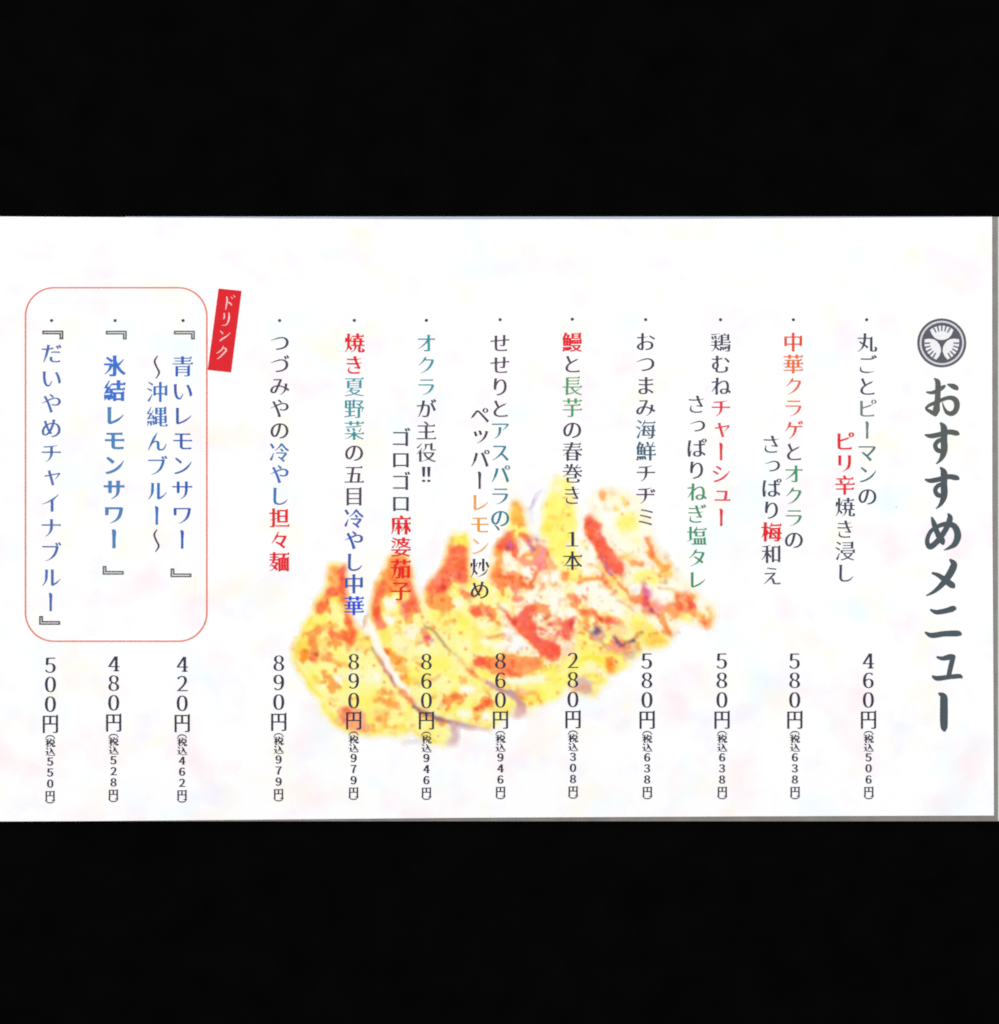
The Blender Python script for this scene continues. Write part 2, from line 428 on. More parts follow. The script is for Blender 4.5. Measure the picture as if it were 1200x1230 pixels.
# ---------------------------------------------------------------- title and emblem
TI = (70, 82, 90)
pr = Print(); TI0, TI1, TI2 = (90, 92, 86), (82, 88, 88), (74, 82, 88); TS = {}
for pts in ([(505, 888, 16), (560, 893, 32), (620, 868, 38), (668, 835, 32), (682, 824, 14)],
            [(580, 757, 14), (610, 790, 46), (613, 860, 48), (610, 940, 50), (603, 1010, 52), (597, 1060, 62), (586, 1108, 34)],
            [(590, 1104, 36), (545, 1078, 36), (500, 1046, 22), (535, 1012, 30), (600, 985, 34), (660, 958, 34), (720, 942, 38), (772, 955, 48), (795, 1000, 52), (785, 1060, 48), (745, 1094, 46), (700, 1082, 36), (672, 1040, 20), (656, 988, 8)],
            [(708, 814, 16), (755, 830, 46), (790, 850, 44), (800, 864, 20)]):
    TS.setdefault(('o', TI0), []).append(stroke_outline(scaled(pts, 1050, 360, 8)))
SU = ([(302, 405, 10), (335, 412, 26), (390, 402, 28), (440, 388, 28), (485, 395, 30), (499, 402, 14)],
      [(393, 335, 12), (412, 365, 36), (412, 430, 36), (414, 480, 38), (408, 520, 32), (390, 555, 18), (366, 577, 5)],
      [(410, 432, 22), (380, 440, 24), (361, 466, 24), (374, 495, 26), (405, 502, 26)])
for dx, dy in ((0, 0), (0, 264)):
    for pts in SU: TS.setdefault((dy, TI1 if dy == 0 else TI2), []).append(stroke_outline(scaled(pts, 1050, 440, 4.92, dx, dy)))
for pts in ([(340, 892, 10), (354, 930, 28), (374, 985, 30), (400, 1030, 36), (408, 1050, 16)],
            [(438, 872, 12), (448, 900, 32), (425, 960, 30), (385, 1020, 30), (345, 1060, 32), (325, 1064, 30), (313, 1030, 24), (335, 975, 22), (390, 940, 24), (440, 932, 30), (478, 950, 34), (494, 1000, 38), (478, 1048, 32), (445, 1072, 18), (413, 1086, 5)]):
    TS.setdefault(('me', TI), []).append(stroke_outline(scaled(pts, 1050, 440, 4.92)))
for pts in ([(488, 12, 14), (512, 45, 40), (482, 110, 42), (432, 175, 32), (380, 220, 20), (335, 243, 7)],
            [(375, 98, 14), (412, 112, 26), (462, 147, 36), (502, 178, 38), (512, 190, 18)],
            [(363, 333, 12), (400, 349, 28), (460, 340, 32), (508, 326, 36), (520, 328, 22)],
            [(328, 478, 10), (370, 498, 32), (450, 488, 34), (535, 486, 36), (555, 492, 20)],
            [(405, 638, 14), (440, 646, 26), (488, 636, 34), (512, 634, 24)], [(508, 632, 30), (494, 690, 30), (480, 752, 28)],
            [(376, 760, 14), (405, 774, 30), (480, 766, 28), (545, 760, 28), (563, 770, 14)],
            [(416, 870, 12), (445, 892, 42), (448, 950, 46), (448, 1050, 46), (450, 1095, 38), (453, 1110, 18)]):
    TS.setdefault(('kana', TI), []).append(stroke_outline(scaled(pts, 1050, 670, 5.348)))
for (_, c), outlines in TS.items(): pr.shape(outlines, c)
pr.build('menu_title', card, ZT, 'large dark grey brush lettering of the title')

def circle(x, y, r, n=64): return [(x+r*math.cos(a), y+r*math.sin(a)) for a in np.linspace(0, 2*math.pi, n, endpoint=False)]
ex, ey = 1131.2, 411.9
pr = Print(); pr.shape([circle(ex, ey, 29.4)], (88, 88, 98)); em_o = pr.build('emblem', card, ZT, 'round dark emblem above the title')
pr = Print(); pr.shape([circle(ex, ey, 26.6), circle(ex, ey, 24.4)[::-1]], (214, 216, 220)); pr.build('emblem_ring', em_o, ZT+.00004)
lobe = [(528, 290), (565, 268), (605, 254), (650, 248), (695, 254), (735, 268), (770, 290), (752, 335), (722, 370), (690, 386), (650, 392), (610, 386), (577, 370), (547, 335)]
for k in range(3):
    a = math.radians(120*k)
    tr = lambda p0: (lambda p: (ex+((p[0]-650)*math.cos(a)-(p[1]-417)*math.sin(a))/8, ey+((p[0]-650)*math.sin(a)+(p[1]-417)*math.cos(a))/8))((650+(p0[0]-650)*.93, 417+(p0[1]-417)*.97-3))
    pr = Print(); pr.shape([[tr(p) for p in lobe][::(1 if area(np.array(lobe)) > 0 else -1)]], (250, 250, 252)); f = pr.build('emblem_fan', em_o, ZT+.00004)
    pr = Print()
    for t in (-30, -15, 0, 15, 30):
        th = math.radians(t); s_, c_ = math.sin(th), math.cos(th)
        q = [(650+s_*r+c_*w, 417-c_*r*.98+s_*w) for r, w in ((172, -9), (172, 9), (116, 7), (116, -7))]
        q = np.array([tr(p) for p in q]); pr.shape([q if area(q) > 0 else q[::-1]], (104, 106, 122))
    pr.build('fan_teeth', f, ZT+.00008)

# ---------------------------------------------------------------- drinks box and red tag
def rounded(x0, x1, y0, y1, r):
    o = []
    for cx, cy, a0 in ((x1-r, y1-r, 0), (x0+r, y1-r, 90), (x0+r, y0+r, 180), (x1-r, y0+r, 270)):
        o += [(cx+r*math.cos(math.radians(a0+t)), cy+r*math.sin(math.radians(a0+t))) for t in range(0, 91, 6)]
    return o
pr = Print(); w = 1.7
pr.shape([rounded(30.2-w/2+.5, 248.5+w/2, 345.6-w/2, 770.2+w/2, 35), rounded(30.2+w/2+.5, 248.5-w/2, 345.6+w/2, 770.2-w/2, 33.3)[::-1]], (240, 124, 106))
pr.build('drinks_box', card, ZT, 'thin red rounded outline round the three drink columns')
pr = Print(); q = np.array([(262.6, 346.5), (290.2, 349.3), (277.6, 447.4), (249.6, 444.4)]); pr.shape([q if area(q) > 0 else q[::-1]], (222, 18, 34))
tag_o = pr.build('red_tag', card, ZT, 'tilted red tag at the corner of the drinks box')
pr = Print(); WH = (255, 206, 204); tl = []
for pts in ([(332, 170, 18), (338, 215, 26), (328, 275, 22), (318, 328, 14)], [(342, 232, 12), (375, 250, 24), (392, 272, 16)], [(385, 170, 8), (402, 192, 16)], [(415, 150, 8), (432, 172, 16)],
            [(300, 372, 16), (303, 410, 24), (295, 445, 14)], [(358, 368, 16), (362, 420, 28), (350, 475, 26), (322, 515, 16), (268, 522, 5)],
            [(252, 588, 10), (275, 612, 24), (285, 628, 12)], [(248, 712, 14), (275, 690, 26), (330, 655, 20), (378, 612, 6)],
            [(290, 778, 12), (275, 815, 20), (235, 850, 16), (205, 868, 6)], [(285, 800, 12), (318, 808, 24), (325, 830, 26), (290, 870, 24), (245, 915, 18), (212, 935, 6)]):
    tl.append(stroke_outline([(x, y, w*.66) for x, y, w in scaled(pts, 240, 340, 10.25)]))
pr.shape(tl, WH)
pr.build('tag_lettering', tag_o, ZT+.00004)
# the small comma below the asparagus line
pr = Print(); pr.shape([stroke_outline([(594.6, 631, .9), (597.2, 633.4, 2.2), (599.4, 636.4, 2)])], (96, 104, 122)); pr.build('comma_mark', card, ZT)
pr = Print(); dot(pr, 1076.6, 609, .6, (150, 150, 158)); pr.build('ink_speck', card, ZT)

# ================================================================ gyoza painting: washes and dabs laid in order on a fine grid
GX0, GX1, GY0, GY1, GS = 338, 872, 562, 908, 1.25
gx, gy = np.meshgrid(np.arange(GX0, GX1, GS), np.arange(GY0, GY1, GS))
def vnoise(x, y, seed):
    r = np.random.RandomState(seed).rand(64, 64)
    xi, yi = np.floor(x).astype(int), np.floor(y).astype(int)
    fx, fy = x-xi, y-yi; fx = fx*fx*(3-2*fx); fy = fy*fy*(3-2*fy)
    g = lambda a, b: r[b % 64, a % 64]
    return (g(xi, yi)*(1-fx)+g(xi+1, yi)*fx)*(1-fy)+(g(xi, yi+1)*(1-fx)+g(xi+1, yi+1)*fx)*fy-.5
def fnoise(scale, seed): return vnoise(gx/scale, gy/scale, seed)+.5*vnoise(gx/scale*2+7, gy/scale*2+3, seed+1)
WX = 3.6*fnoise(10, 1)+3.4*fnoise(4.2, 5); WY = 3.6*fnoise(10, 11)+3.4*fnoise(4.2, 15)
TEX = fnoise(5.5, 21)+.6*fnoise(2.6, 25)
col = np.ones(gx.shape+(3,))*np.array((253., 253., 253.)); cov = np.zeros(gx.shape); who = -np.ones(gx.shape, int)
CUR = [0]
def lay(sd, c, op, soft, mottle):
    a = np.clip(.5-sd/(2.9*soft), 0, 1); a = a*a*(3-2*a)*op*np.clip(1-mottle*(.35-TEX), 0, 1.0 if mottle == 0 else 1)
    for k in range(3): col[..., k] = col[..., k]*(1-a)+c[k]*a
    np.maximum(cov, a, out=cov)
    who[(a > .05) & (who < 0)] = CUR[0]
def seg_dist(px, py, ax, ay, bx, by):
    dx, dy = bx-ax, by-ay; L = max(1e-9, dx*dx+dy*dy)
    t = np.clip(((px-ax)*dx+(py-ay)*dy)/L, 0, 1)
    return np.hypot(px-ax-t*dx, py-ay-t*dy), t
def P(c, pts, op=1, soft=1.8, warp=1, mottle=.25, fill_base=False):
    px, py = gx+WX*warp, gy+WY*warp
    d = np.full(gx.shape, 1e9); ins = np.zeros(gx.shape, bool)
    n = len(pts)
    for i in range(n):
        (ax, ay), (bx, by) = pts[i], pts[(i+1) % n]
        d = np.minimum(d, seg_dist(px, py, ax, ay, bx, by)[0])
        if ay != by: ins ^= ((ay > py) != (by > py)) & (px < (bx-ax)*(py-ay)/(by-ay)+ax)
    if fill_base: lay(np.where(ins, -d, d)-3.2, (255, 250, 186), .55*op, 3.4, 0)      # pale bleed round the wash
    lay(np.where(ins, -d, d), c, op, soft, mottle)
    if fill_base: who[ins] = CUR[0]
def L(c, pts, w, op=1, soft=1.5, warp=.8, mottle=.3):
    px, py = gx+WX*warp, gy+WY*warp
    d = np.full(gx.shape, 1e9)
    for (a, b) in zip(pts[:-1], pts[1:]): d = np.minimum(d, seg_dist(px, py, *a, *b)[0])
    lay(d-w/2, c, op, soft, mottle)
def B(c, x, y, rx, ry=None, op=1, soft=1.6, warp=1, mottle=.25):
    ry = ry or rx
    px, py = gx+WX*warp-x, gy+WY*warp-y
    lay((np.hypot(px/rx, py/ry)-1)*min(rx, ry), c, op, soft, mottle)
Y1 = (255, 249, 158); Y2 = (255, 248, 112); Y3 = (252, 232, 66); GD = (253, 200, 72); OG = (255, 158, 80); O2 = (253, 116, 36); R1 = (250, 88, 52); R2 = (236, 58, 42)
SK = (255, 136, 106); PK = (255, 142, 148); MG = (222, 96, 178); PU = (150, 72, 140); MV = (212, 172, 188); BR = (190, 130, 82); DKP = (112, 74, 100); WT = (254, 254, 250); CR = (255, 253, 228); PE = (255, 196, 140)

# --- rearmost dumpling (right)
CUR[0] = 5
P((255, 254, 236), [(708, 600), (724, 588), (748, 590), (770, 606), (782, 640), (792, 668), (812, 690), (836, 712), (858, 730), (856, 752), (838, 750), (815, 742), (806, 764), (800, 776), (775, 778), (755, 755), (742, 720), (735, 690), (722, 650)], .8, 3, 1, .5, True)
B(OG, 724, 596, 4, 5, .9); L(PE, [(732, 588), (737, 593), (741, 592)], 4, .7); L(GD, [(749, 598), (752, 607)], 4, .8); B(GD, 740, 609, 4, 3, .7); L((230, 205, 150), [(728, 606), (726, 612), (732, 613)], 3, .6); B(PE, 714, 611, 2.5, 2, .6)
B(Y2, 755, 628, 15, 12, .75, 4); B(Y2, 747, 630, 6, 5, .7, 3); B(WT, 729, 623, 7, 9, .9, 3); B(CR, 735, 655, 9, 12, .8, 3)
P(GD, [(748, 664), (760, 666), (768, 672), (758, 676), (748, 672)], .5, 2); L((248, 148, 66), [(760, 677), (771, 676)], 4.5, .95); B(Y2, 765, 650, 5, 6, .4, 3)
L((252, 122, 58), [(778, 646), (781, 656), (781, 664), (784, 670)], 6, 1); L(O2, [(784, 668), (790, 676), (795, 682)], 5, .7); L(GD, [(790, 674), (796, 684), (806, 690)], 7, .8); B(CR, 795, 665, 6, 4, .6)
B((216, 116, 44), 802, 670, 3, 3.4, .95); L((253, 206, 100), [(804, 676), (802, 686), (799, 696)], 6, .85); B((190, 150, 70), 815, 684, 1.4, 3, .7); B((120, 110, 90), 801, 697, 1.6, 1.6, .7)
B(Y2, 776, 694, 17, 10, .85, 3); B(CR, 795, 705, 10, 4, .8); L((236, 190, 110), [(793, 707), (806, 708), (815, 714)], 3.4, .8)
B(WT, 770, 708, 14, 7, .9, 3); B(WT, 797, 718, 10, 6, .9, 3)
P((252, 128, 74), [(812, 714), (822, 712), (832, 716), (833, 730), (824, 735), (812, 733), (806, 726)], .9, 2); B(PE, 822, 722, 3, 3, .8); B(R1, 815, 729, 5, 4, .9); B((246, 70, 52), 829, 729, 4.2, 4.4, .9); B(OG, 829, 717, 3.4, 3, .8)
L((250, 140, 84), [(792, 733), (802, 728), (812, 728)], 6.5, .95); B(OG, 810, 737, 7, 4.5, .9); B(Y2, 825, 741, 7, 5, .85, 2.4); L((253, 190, 72), [(829, 733), (838, 738), (846, 742)], 7, .9)
L((255, 190, 90), [(849, 730), (856, 738), (854, 746)], 4, .9); B(CR, 849, 739, 3.4, 4, .8); P((255, 136, 76), [(839, 744), (848, 743), (853, 750), (850, 757), (843, 752)], .95, 1.8)
P(PK, [(778, 716), (788, 720), (798, 728), (792, 736), (783, 730), (776, 724)], .75, 2.5); B((240, 165, 220), 779, 714, 5, 4.5, .8, 2.5); B(WT, 780, 721, 2.4, 3, .9)
L((252, 148, 66), [(796, 744), (800, 754), (804, 761)], 8, .95); B((205, 110, 34), 804, 760, 2.6, 2.6, .9); L((206, 150, 104), [(812, 760), (817, 761)], 2.4, .7); B(CR, 814, 750, 7, 6, .8)
P((255, 230, 96), [(752, 750), (766, 744), (782, 750), (800, 764), (804, 772), (795, 778), (776, 776), (762, 770)], .9, 2.4); B(GD, 787, 767, 10, 6, .75, 3); L((252, 190, 60), [(783, 772), (798, 771)], 4, .7); B((136, 88, 40), 772, 759, 1.5, 1.5, .9); B(Y2, 762, 748, 9, 6, .6, 3); B((206, 196, 90), 775, 772, 3, 2, .5)
B(Y2, 767, 742, 10, 6, .7, 3)
# --- fifth dumpling
CUR[0] = 4
P(Y1, [(668, 574), (682, 576), (690, 600), (690, 622), (700, 632), (706, 622), (722, 655), (740, 690), (760, 722), (750, 745), (770, 770), (768, 782), (752, 800), (738, 806), (722, 808), (728, 818), (712, 836), (690, 832), (676, 822), (668, 790), (690, 770), (694, 745), (684, 722), (668, 700), (660, 672), (652, 640), (655, 610)], 1, 2.4, 1, .1, True)
B(CR, 671, 582, 6, 7, .9, 2.4); P(Y2, [(656, 606), (678, 598), (688, 612), (686, 640), (690, 668), (672, 676), (660, 655), (652, 635)], .9, 3); B(Y3, 659, 632, 7, 5.5, .65, 3); B(Y3, 662, 604, 7, 4, .4, 3); L(PE, [(680, 606), (682, 612)], 3, .7); B(GD, 668, 624, 3.5, 3, .4); B((235, 205, 140), 652, 609, 2, 2.5, .6)
L((214, 204, 238), [(650, 588), (644, 594), (641, 602)], 2.6, .9, 1.1, .3, 0); L((168, 150, 214), [(642, 600), (639, 607), (636, 613)], 3, .95, 1.1, .3, 0); L((224, 222, 248), [(638, 616), (638, 626)], 3, .8, 1.4, .3, 0)
P(WT, [(694, 612), (706, 640), (722, 672), (728, 690), (700, 692), (698, 668), (690, 662), (692, 640)], .97, 2.2); B(WT, 684, 655, 4, 4, .8, 2); B(Y1, 702, 654, 3.5, 5, .8); B((205, 170, 90), 704, 660, 1.4, 1.6, .8)
P(WT, [(690, 700), (720, 700), (742, 716), (752, 728), (748, 742), (726, 736), (702, 730), (690, 716)], .95, 3); B(CR, 712, 716, 8, 8, .75, 3); B((250, 255, 215), 728, 722, 7, 5, .7, 3)
P((252, 92, 64), [(702, 622), (710, 620), (720, 628), (721, 640), (732, 656), (742, 670), (750, 678), (748, 692), (738, 690), (727, 678), (716, 660), (706, 646), (702, 634)], 1, 1.6, .7, .15)
B((255, 138, 96), 708, 621, 3, 2.4, .9); B((196, 66, 46), 706, 628, 3, 2, .8); B((255, 112, 52), 706, 638, 4, 5, .7); B((180, 80, 50), 707, 647, 2, 1.6, .7); B((255, 196, 200), 717, 640, 2.4, 3, .8); L((238, 120, 140), [(720, 641), (726, 648)], 3, .7); B(SK, 738, 672, 6, 5, .6, 2.4)
L((196, 74, 140), [(722, 668), (727, 677), (731, 686), (735, 691)], 3.4, .9, 1.3, .4); B((226, 140, 180), 733, 684, 4, 3, .6)
B((196, 120, 110), 746, 692, 3, 3, .6); L((250, 214, 110), [(714, 680), (722, 684), (724, 690)], 4, .7); B(PE, 719, 680, 4, 3, .5)
L((253, 136, 60), [(697, 697), (712, 696), (722, 695)], 4.6, .95, 1.3, .5); L((250, 214, 90), [(680, 696), (698, 696)], 4, .8); B(Y2, 688, 690, 9, 3.5, .8, 2); L((250, 120, 70), [(725, 690), (724, 697), (728, 702)], 7, .95)
L(PE, [(728, 700), (734, 706)], 6, .6); B((232, 128, 92), 738, 712, 4, 3.6, .85)
L((246, 120, 82), [(742, 700), (752, 710), (758, 720), (764, 724)], 3.4, .9, 1.2, .5); P((252, 122, 62), [(758, 719), (766, 716), (776, 716), (780, 728), (770, 727), (762, 725)], .95, 1.6); L((238, 160, 120), [(744, 722), (752, 727), (760, 734)], 3, .8)
B((220, 40, 110), 774, 718, 2.8, 16.2, .85); B((216, 120, 200), 776, 712, 3.4, 2.6, .7); L((236, 96, 84), [(775, 725), (783, 733), (790, 741)], 5, .95); B((150, 46, 116), 782, 734, 3.4, 3, .9, 1.4, .6); B((214, 200, 236), 762, 710, 4, 3, .4)
B((255, 180, 124), 675, 714, 6, 8, .85, 2); B((254, 130, 66), 676, 694, 5, 6, .95); B(CR, 684, 705, 7, 4, .7); B(OG, 681, 704, 2.4, 2.4, .4)
P((251, 112, 72), [(681, 714), (690, 714), (696, 720), (693, 732), (702, 732), (712, 733), (722, 738), (735, 741), (748, 748), (745, 752), (733, 748), (722, 747), (712, 740), (704, 741), (698, 738), (689, 730), (684, 722)], .97, 1.6, .8, .3)
B((232, 72, 34), 721, 743, 4, 4, .9); B((230, 66, 44), 700, 737, 3.4, 3, .7); B((250, 90, 76), 735, 746, 4, 3, .8); B(PK, 741, 746, 5, 4, .4); L((246, 152, 66), [(704, 742), (704, 752)], 6, .85); B(CR, 712, 744, 4, 4, .85); B((210, 140, 110), 684, 731, 2.4, 2, .7)
B(CR, 727, 752, 10, 4, .8); P((255, 222, 160), [(728, 752), (745, 750), (756, 756), (752, 764), (738, 764), (728, 760)], .8, 2.4); B((240, 180, 130), 748, 752, 3, 2.4, .6)
P(Y2, [(690, 746), (700, 750), (714, 766), (728, 782), (738, 792), (734, 800), (715, 798), (696, 790), (690, 772)], .75, 2.4); B(Y1, 706, 770, 6, 9, .6, 3)
L((206, 140, 100), [(702, 754), (710, 762), (720, 770), (728, 778)], 3, .8); P(MV, [(708, 758), (722, 752), (727, 762), (720, 770), (712, 766)], .9, 1.8); B((98, 70, 104), 717, 757, 5, 4, .92, 1.5); B((150, 106, 156), 711, 761, 3.4, 3, .8); B(PK, 719, 767, 5, 3, .4)
P((255, 152, 128), [(728, 774), (738, 766), (752, 774), (752, 786), (742, 786), (733, 780)], .95, 1.8); B((204, 138, 156), 742, 770, 5, 4.5, .85); L((110, 62, 96), [(737, 766), (743, 772), (749, 776), (753, 772), (762, 770)], 3.4, .88, 1.3, .5); B((96, 50, 88), 761, 770, 2.6, 2.6, .8)
P((212, 192, 160), [(751, 778), (766, 773), (769, 780), (758, 792), (746, 788)], .85, 2.2); L(BR, [(730, 780), (742, 787), (752, 787)], 2.6, .75); B((240, 180, 160), 752, 791, 4, 3.4, .7); B((160, 100, 60), 766, 763, 2.8, 2.4, .8)
P((255, 244, 112), [(716, 790), (734, 780), (750, 789), (748, 803), (740, 808), (730, 806)], .95, 2); P((255, 128, 28), [(727, 790), (736, 790), (740, 800), (734, 807), (728, 800)], 1, 1.6); B(GD, 740, 800, 4, 5, .5)
L((250, 234, 62), [(696, 793), (710, 789), (722, 791)], 7, .85, 2); B(WT, 715, 803, 8, 4, .75, 2.4); L((253, 240, 90), [(704, 812), (716, 813), (724, 817)], 7, .9, 2); P((214, 176, 184), [(690, 818), (700, 812), (712, 820), (714, 830), (704, 834), (690, 832)], .97, 1.8); B((240, 185, 130), 708, 812, 4, 2, .6)
L((240, 200, 70), [(673, 812), (677, 820)], 4, .8); B((255, 200, 170), 686, 826, 4, 4, .7); B(WT, 668, 830, 5, 5, .8, 2); B((255, 220, 180), 690, 772, 6, 5, .6); B((225, 160, 90), 699, 777, 2, 2, .8)

# --- fourth dumpling
CUR[0] = 3
P(CR, [(616, 601), (623, 601), (630, 625), (634, 640), (645, 648), (656, 658), (662, 680), (676, 700), (684, 722), (694, 745), (690, 772), (674, 794), (700, 800), (678, 815), (670, 835), (645, 850), (632, 858), (615, 850), (600, 820), (592, 790), (590, 750), (588, 715), (588, 690), (594, 660), (606, 645), (612, 625)], 1, 2.2, 1, .1, True)
P((253, 186, 52), [(615, 602), (623, 602), (628, 620), (629, 629), (615, 631), (613, 622)], 1, 1.6, .6); B((238, 140, 40), 618, 604, 3.4, 2.6, .8); B((255, 205, 80), 620, 614, 4, 3, .7); P(Y2, [(611, 630), (630, 628), (635, 642), (622, 646), (610, 640)], .95, 2)
P((250, 102, 62), [(608, 641), (616, 640), (620, 648), (622, 664), (618, 668), (613, 660), (602, 664), (595, 660), (600, 650)], .95, 1.6); B((244, 60, 36), 600, 658, 5, 4, .9); B((176, 60, 110), 611, 658, 3.6, 3.6, .9); B((222, 92, 168), 614, 654, 3.4, 3.4, .85); B((235, 150, 190), 611, 663, 3, 3, .8)
L((250, 116, 62), [(628, 642), (632, 648)], 6, .95); B(GD, 622, 646, 4, 3, .8); L((255, 124, 78), [(617, 662), (620, 669)], 4, .85)
L((200, 100, 166), [(634, 647), (636, 656), (640, 664)], 4, .9, 1.4); B((164, 74, 164), 643, 648, 3.6, 3.2, .9); B((248, 236, 252), 640, 653, 2.6, 3.4, .95); B((150, 66, 120), 640, 661, 2.6, 3, .6)
P((255, 138, 146), [(644, 654), (655, 658), (659, 670), (657, 684), (648, 686), (640, 680), (644, 668)], .95, 2); L((255, 160, 120), [(658, 666), (663, 678), (665, 684)], 5, .85); B((244, 160, 120), 652, 650, 4, 4, .6)
L((255, 132, 106), [(626, 672), (632, 678), (640, 678), (646, 680)], 6, .95); B(WT, 639, 671, 2.6, 2.6, .9); B((255, 186, 150), 630, 668, 4, 3, .7)
L((252, 152, 44), [(598, 662), (601, 672), (597, 684), (592, 692)], 9, .95, 1.8); P(CR, [(604, 664), (614, 664), (618, 676), (614, 686), (604, 684)], .9, 2); B(Y2, 624, 680, 4, 4, .5)
P((255, 132, 62), [(588, 686), (600, 684), (608, 690), (620, 687), (627, 692), (634, 705), (626, 706), (614, 702), (605, 708), (596, 703), (588, 694)], .97, 1.7); B((255, 160, 90), 615, 698, 6, 4, .7); B((252, 118, 60), 611, 692, 4, 3, .8)
P(WT, [(628, 685), (645, 682), (646, 688), (640, 694), (634, 702), (627, 692)], .97, 1.6); L((242, 98, 30), [(627, 696), (633, 706), (638, 702), (641, 694), (645, 688)], 5.4, .97); B((255, 120, 76), 632, 704, 4, 3, .8)
B(WT, 652, 692, 7, 7, .97, 2); B(WT, 665, 693, 5.4, 6, .85, 2); L((235, 190, 110), [(659, 684), (660, 696), (665, 704)], 2.4, .7); B((240, 170, 84), 667, 702, 4, 3, .85); B((255, 150, 116), 651, 704, 4.4, 4, .9); B(PK, 650, 682, 4, 4, .5)
B((255, 220, 214), 616, 709, 5, 4, .8); L((252, 130, 96), [(622, 706), (620, 714), (617, 719), (628, 720)], 6, .92); B(Y2, 604, 716, 11, 9, .85, 3); B((235, 190, 90), 600, 727, 3, 4, .6); B(CR, 642, 714, 14, 8, .8, 3); B((190, 180, 140), 644, 714, 1.6, 1.6, .7); B((180, 130, 110), 640, 722, 1.8, 2, .8); B(WT, 634, 724, 5, 4, .9); B(WT, 668, 722, 7, 9, .85, 3); B(Y2, 655, 722, 4, 4, .3, 3)
L((222, 140, 80), [(598, 726), (607, 736)], 3.6, .8); B(Y2, 615, 730, 5, 6, .7, 2)
P((250, 90, 62), [(606, 735), (614, 742), (624, 738), (630, 730), (640, 726), (650, 730), (640, 736), (638, 748), (646, 756), (652, 768), (668, 772), (673, 780), (671, 792), (664, 793), (652, 786), (640, 776), (628, 764), (616, 752), (609, 744)], 1, 1.5, .7, .15)
B((216, 44, 38), 618, 747, 4, 3, .85); B((255, 110, 112), 627, 742, 5, 7, .7); B(OG, 646, 731, 5, 4, .7); B(CR, 638, 738, 2.4, 3, .85); B((248, 78, 50), 640, 752, 6, 5, .8); B((255, 78, 60), 664, 780, 6, 7, .7); B((226, 66, 90), 646, 770, 3, 2.4, .5)
L((250, 140, 80), [(653, 732), (658, 738)], 6, .9); B((206, 76, 22), 656, 742, 3.6, 3, .95); B((170, 100, 80), 645, 745, 2, 2.4, .7)
P(CR, [(640, 740), (650, 740), (652, 752), (662, 756), (660, 764), (648, 762), (644, 752)], .9, 1.6); L((238, 76, 56), [(648, 754), (656, 757)], 4.4, .92); L((242, 104, 96), [(660, 752), (666, 749), (674, 748)], 4.6, .92); B(WT, 649, 762, 5, 3.6, .95); B((180, 70, 60), 662, 752, 2, 2, .6)
P((250, 94, 74), [(674, 748), (682, 742), (691, 743), (690, 756), (686, 768), (678, 770), (674, 760)], .95, 1.7); B((212, 46, 48), 686, 750, 3.6, 5, .85); L((242, 90, 70), [(672, 758), (668, 765)], 4.6, .9); B((255, 190, 170), 662, 762, 5, 3, .8); B((240, 130, 80), 682, 768, 3.4, 3.4, .85); B(WT, 675, 770, 3.6, 3, .9); B((255, 170, 170), 664, 770, 5, 3, .7); B(WT, 686, 738, 4, 3, .85)
P((255, 205, 170), [(674, 776), (690, 770), (692, 786), (676, 790)], .7, 2.5)
P(WT, [(604, 742), (612, 750), (626, 766), (640, 780), (652, 792), (648, 795), (628, 788), (610, 790), (598, 782), (598, 760)], .96, 2, .8, 0); B(WT, 604, 742, 4, 5, .9); B((222, 176, 150), 626, 780, 2.2, 3, .85); B((250, 244, 200), 632, 784, 6, 3, .6); B((206, 150, 100), 603, 750, 4, 1.8, .7); B((250, 180, 100), 602, 762, 4, 4, .7); B((238, 186, 160), 613, 766, 3, 5, .6); B((246, 236, 252), 604, 778, 6, 5, .8)
P(Y2, [(652, 796), (672, 796), (690, 792), (702, 798), (690, 808), (680, 816), (676, 834), (655, 845), (636, 850), (622, 846), (640, 830), (648, 812)], .95, 2.2); B(Y1, 678, 806, 6, 6, .8, 3); L((244, 204, 50), [(650, 802), (657, 803)], 5, .8); B((226, 250, 90), 666, 803, 5, 4, .6); B((255, 245, 60), 650, 836, 6, 8, .6, 3)

# --- third dumpling
CUR[0] = 2
P(Y1, [(545, 640), (561, 640), (562, 665), (564, 690), (576, 700), (590, 700), (592, 716), (600, 735), (602, 760), (604, 785), (640, 788), (652, 792), (648, 812), (640, 840), (620, 842), (600, 830), (584, 822), (570, 812), (556, 798), (541, 782), (530, 766), (518, 755), (508, 740), (510, 708), (520, 694), (532, 682), (538, 660)], 1, 2.2, 1, .1, True)
P((255, 238, 84), [(546, 642), (560, 641), (561, 656), (548, 658), (544, 650)], .97, 1.8); B((214, 200, 70), 556, 644, 3, 2, .5); L((244, 150, 60), [(543, 646), (542, 656)], 3, .8)
P((254, 112, 66), [(540, 658), (550, 656), (559, 658), (561, 672), (562, 690), (563, 700), (552, 702), (543, 696), (538, 708), (534, 715), (522, 714), (512, 716), (510, 706), (522, 692), (533, 680), (537, 668)], 1, 1.7, .8, .2)
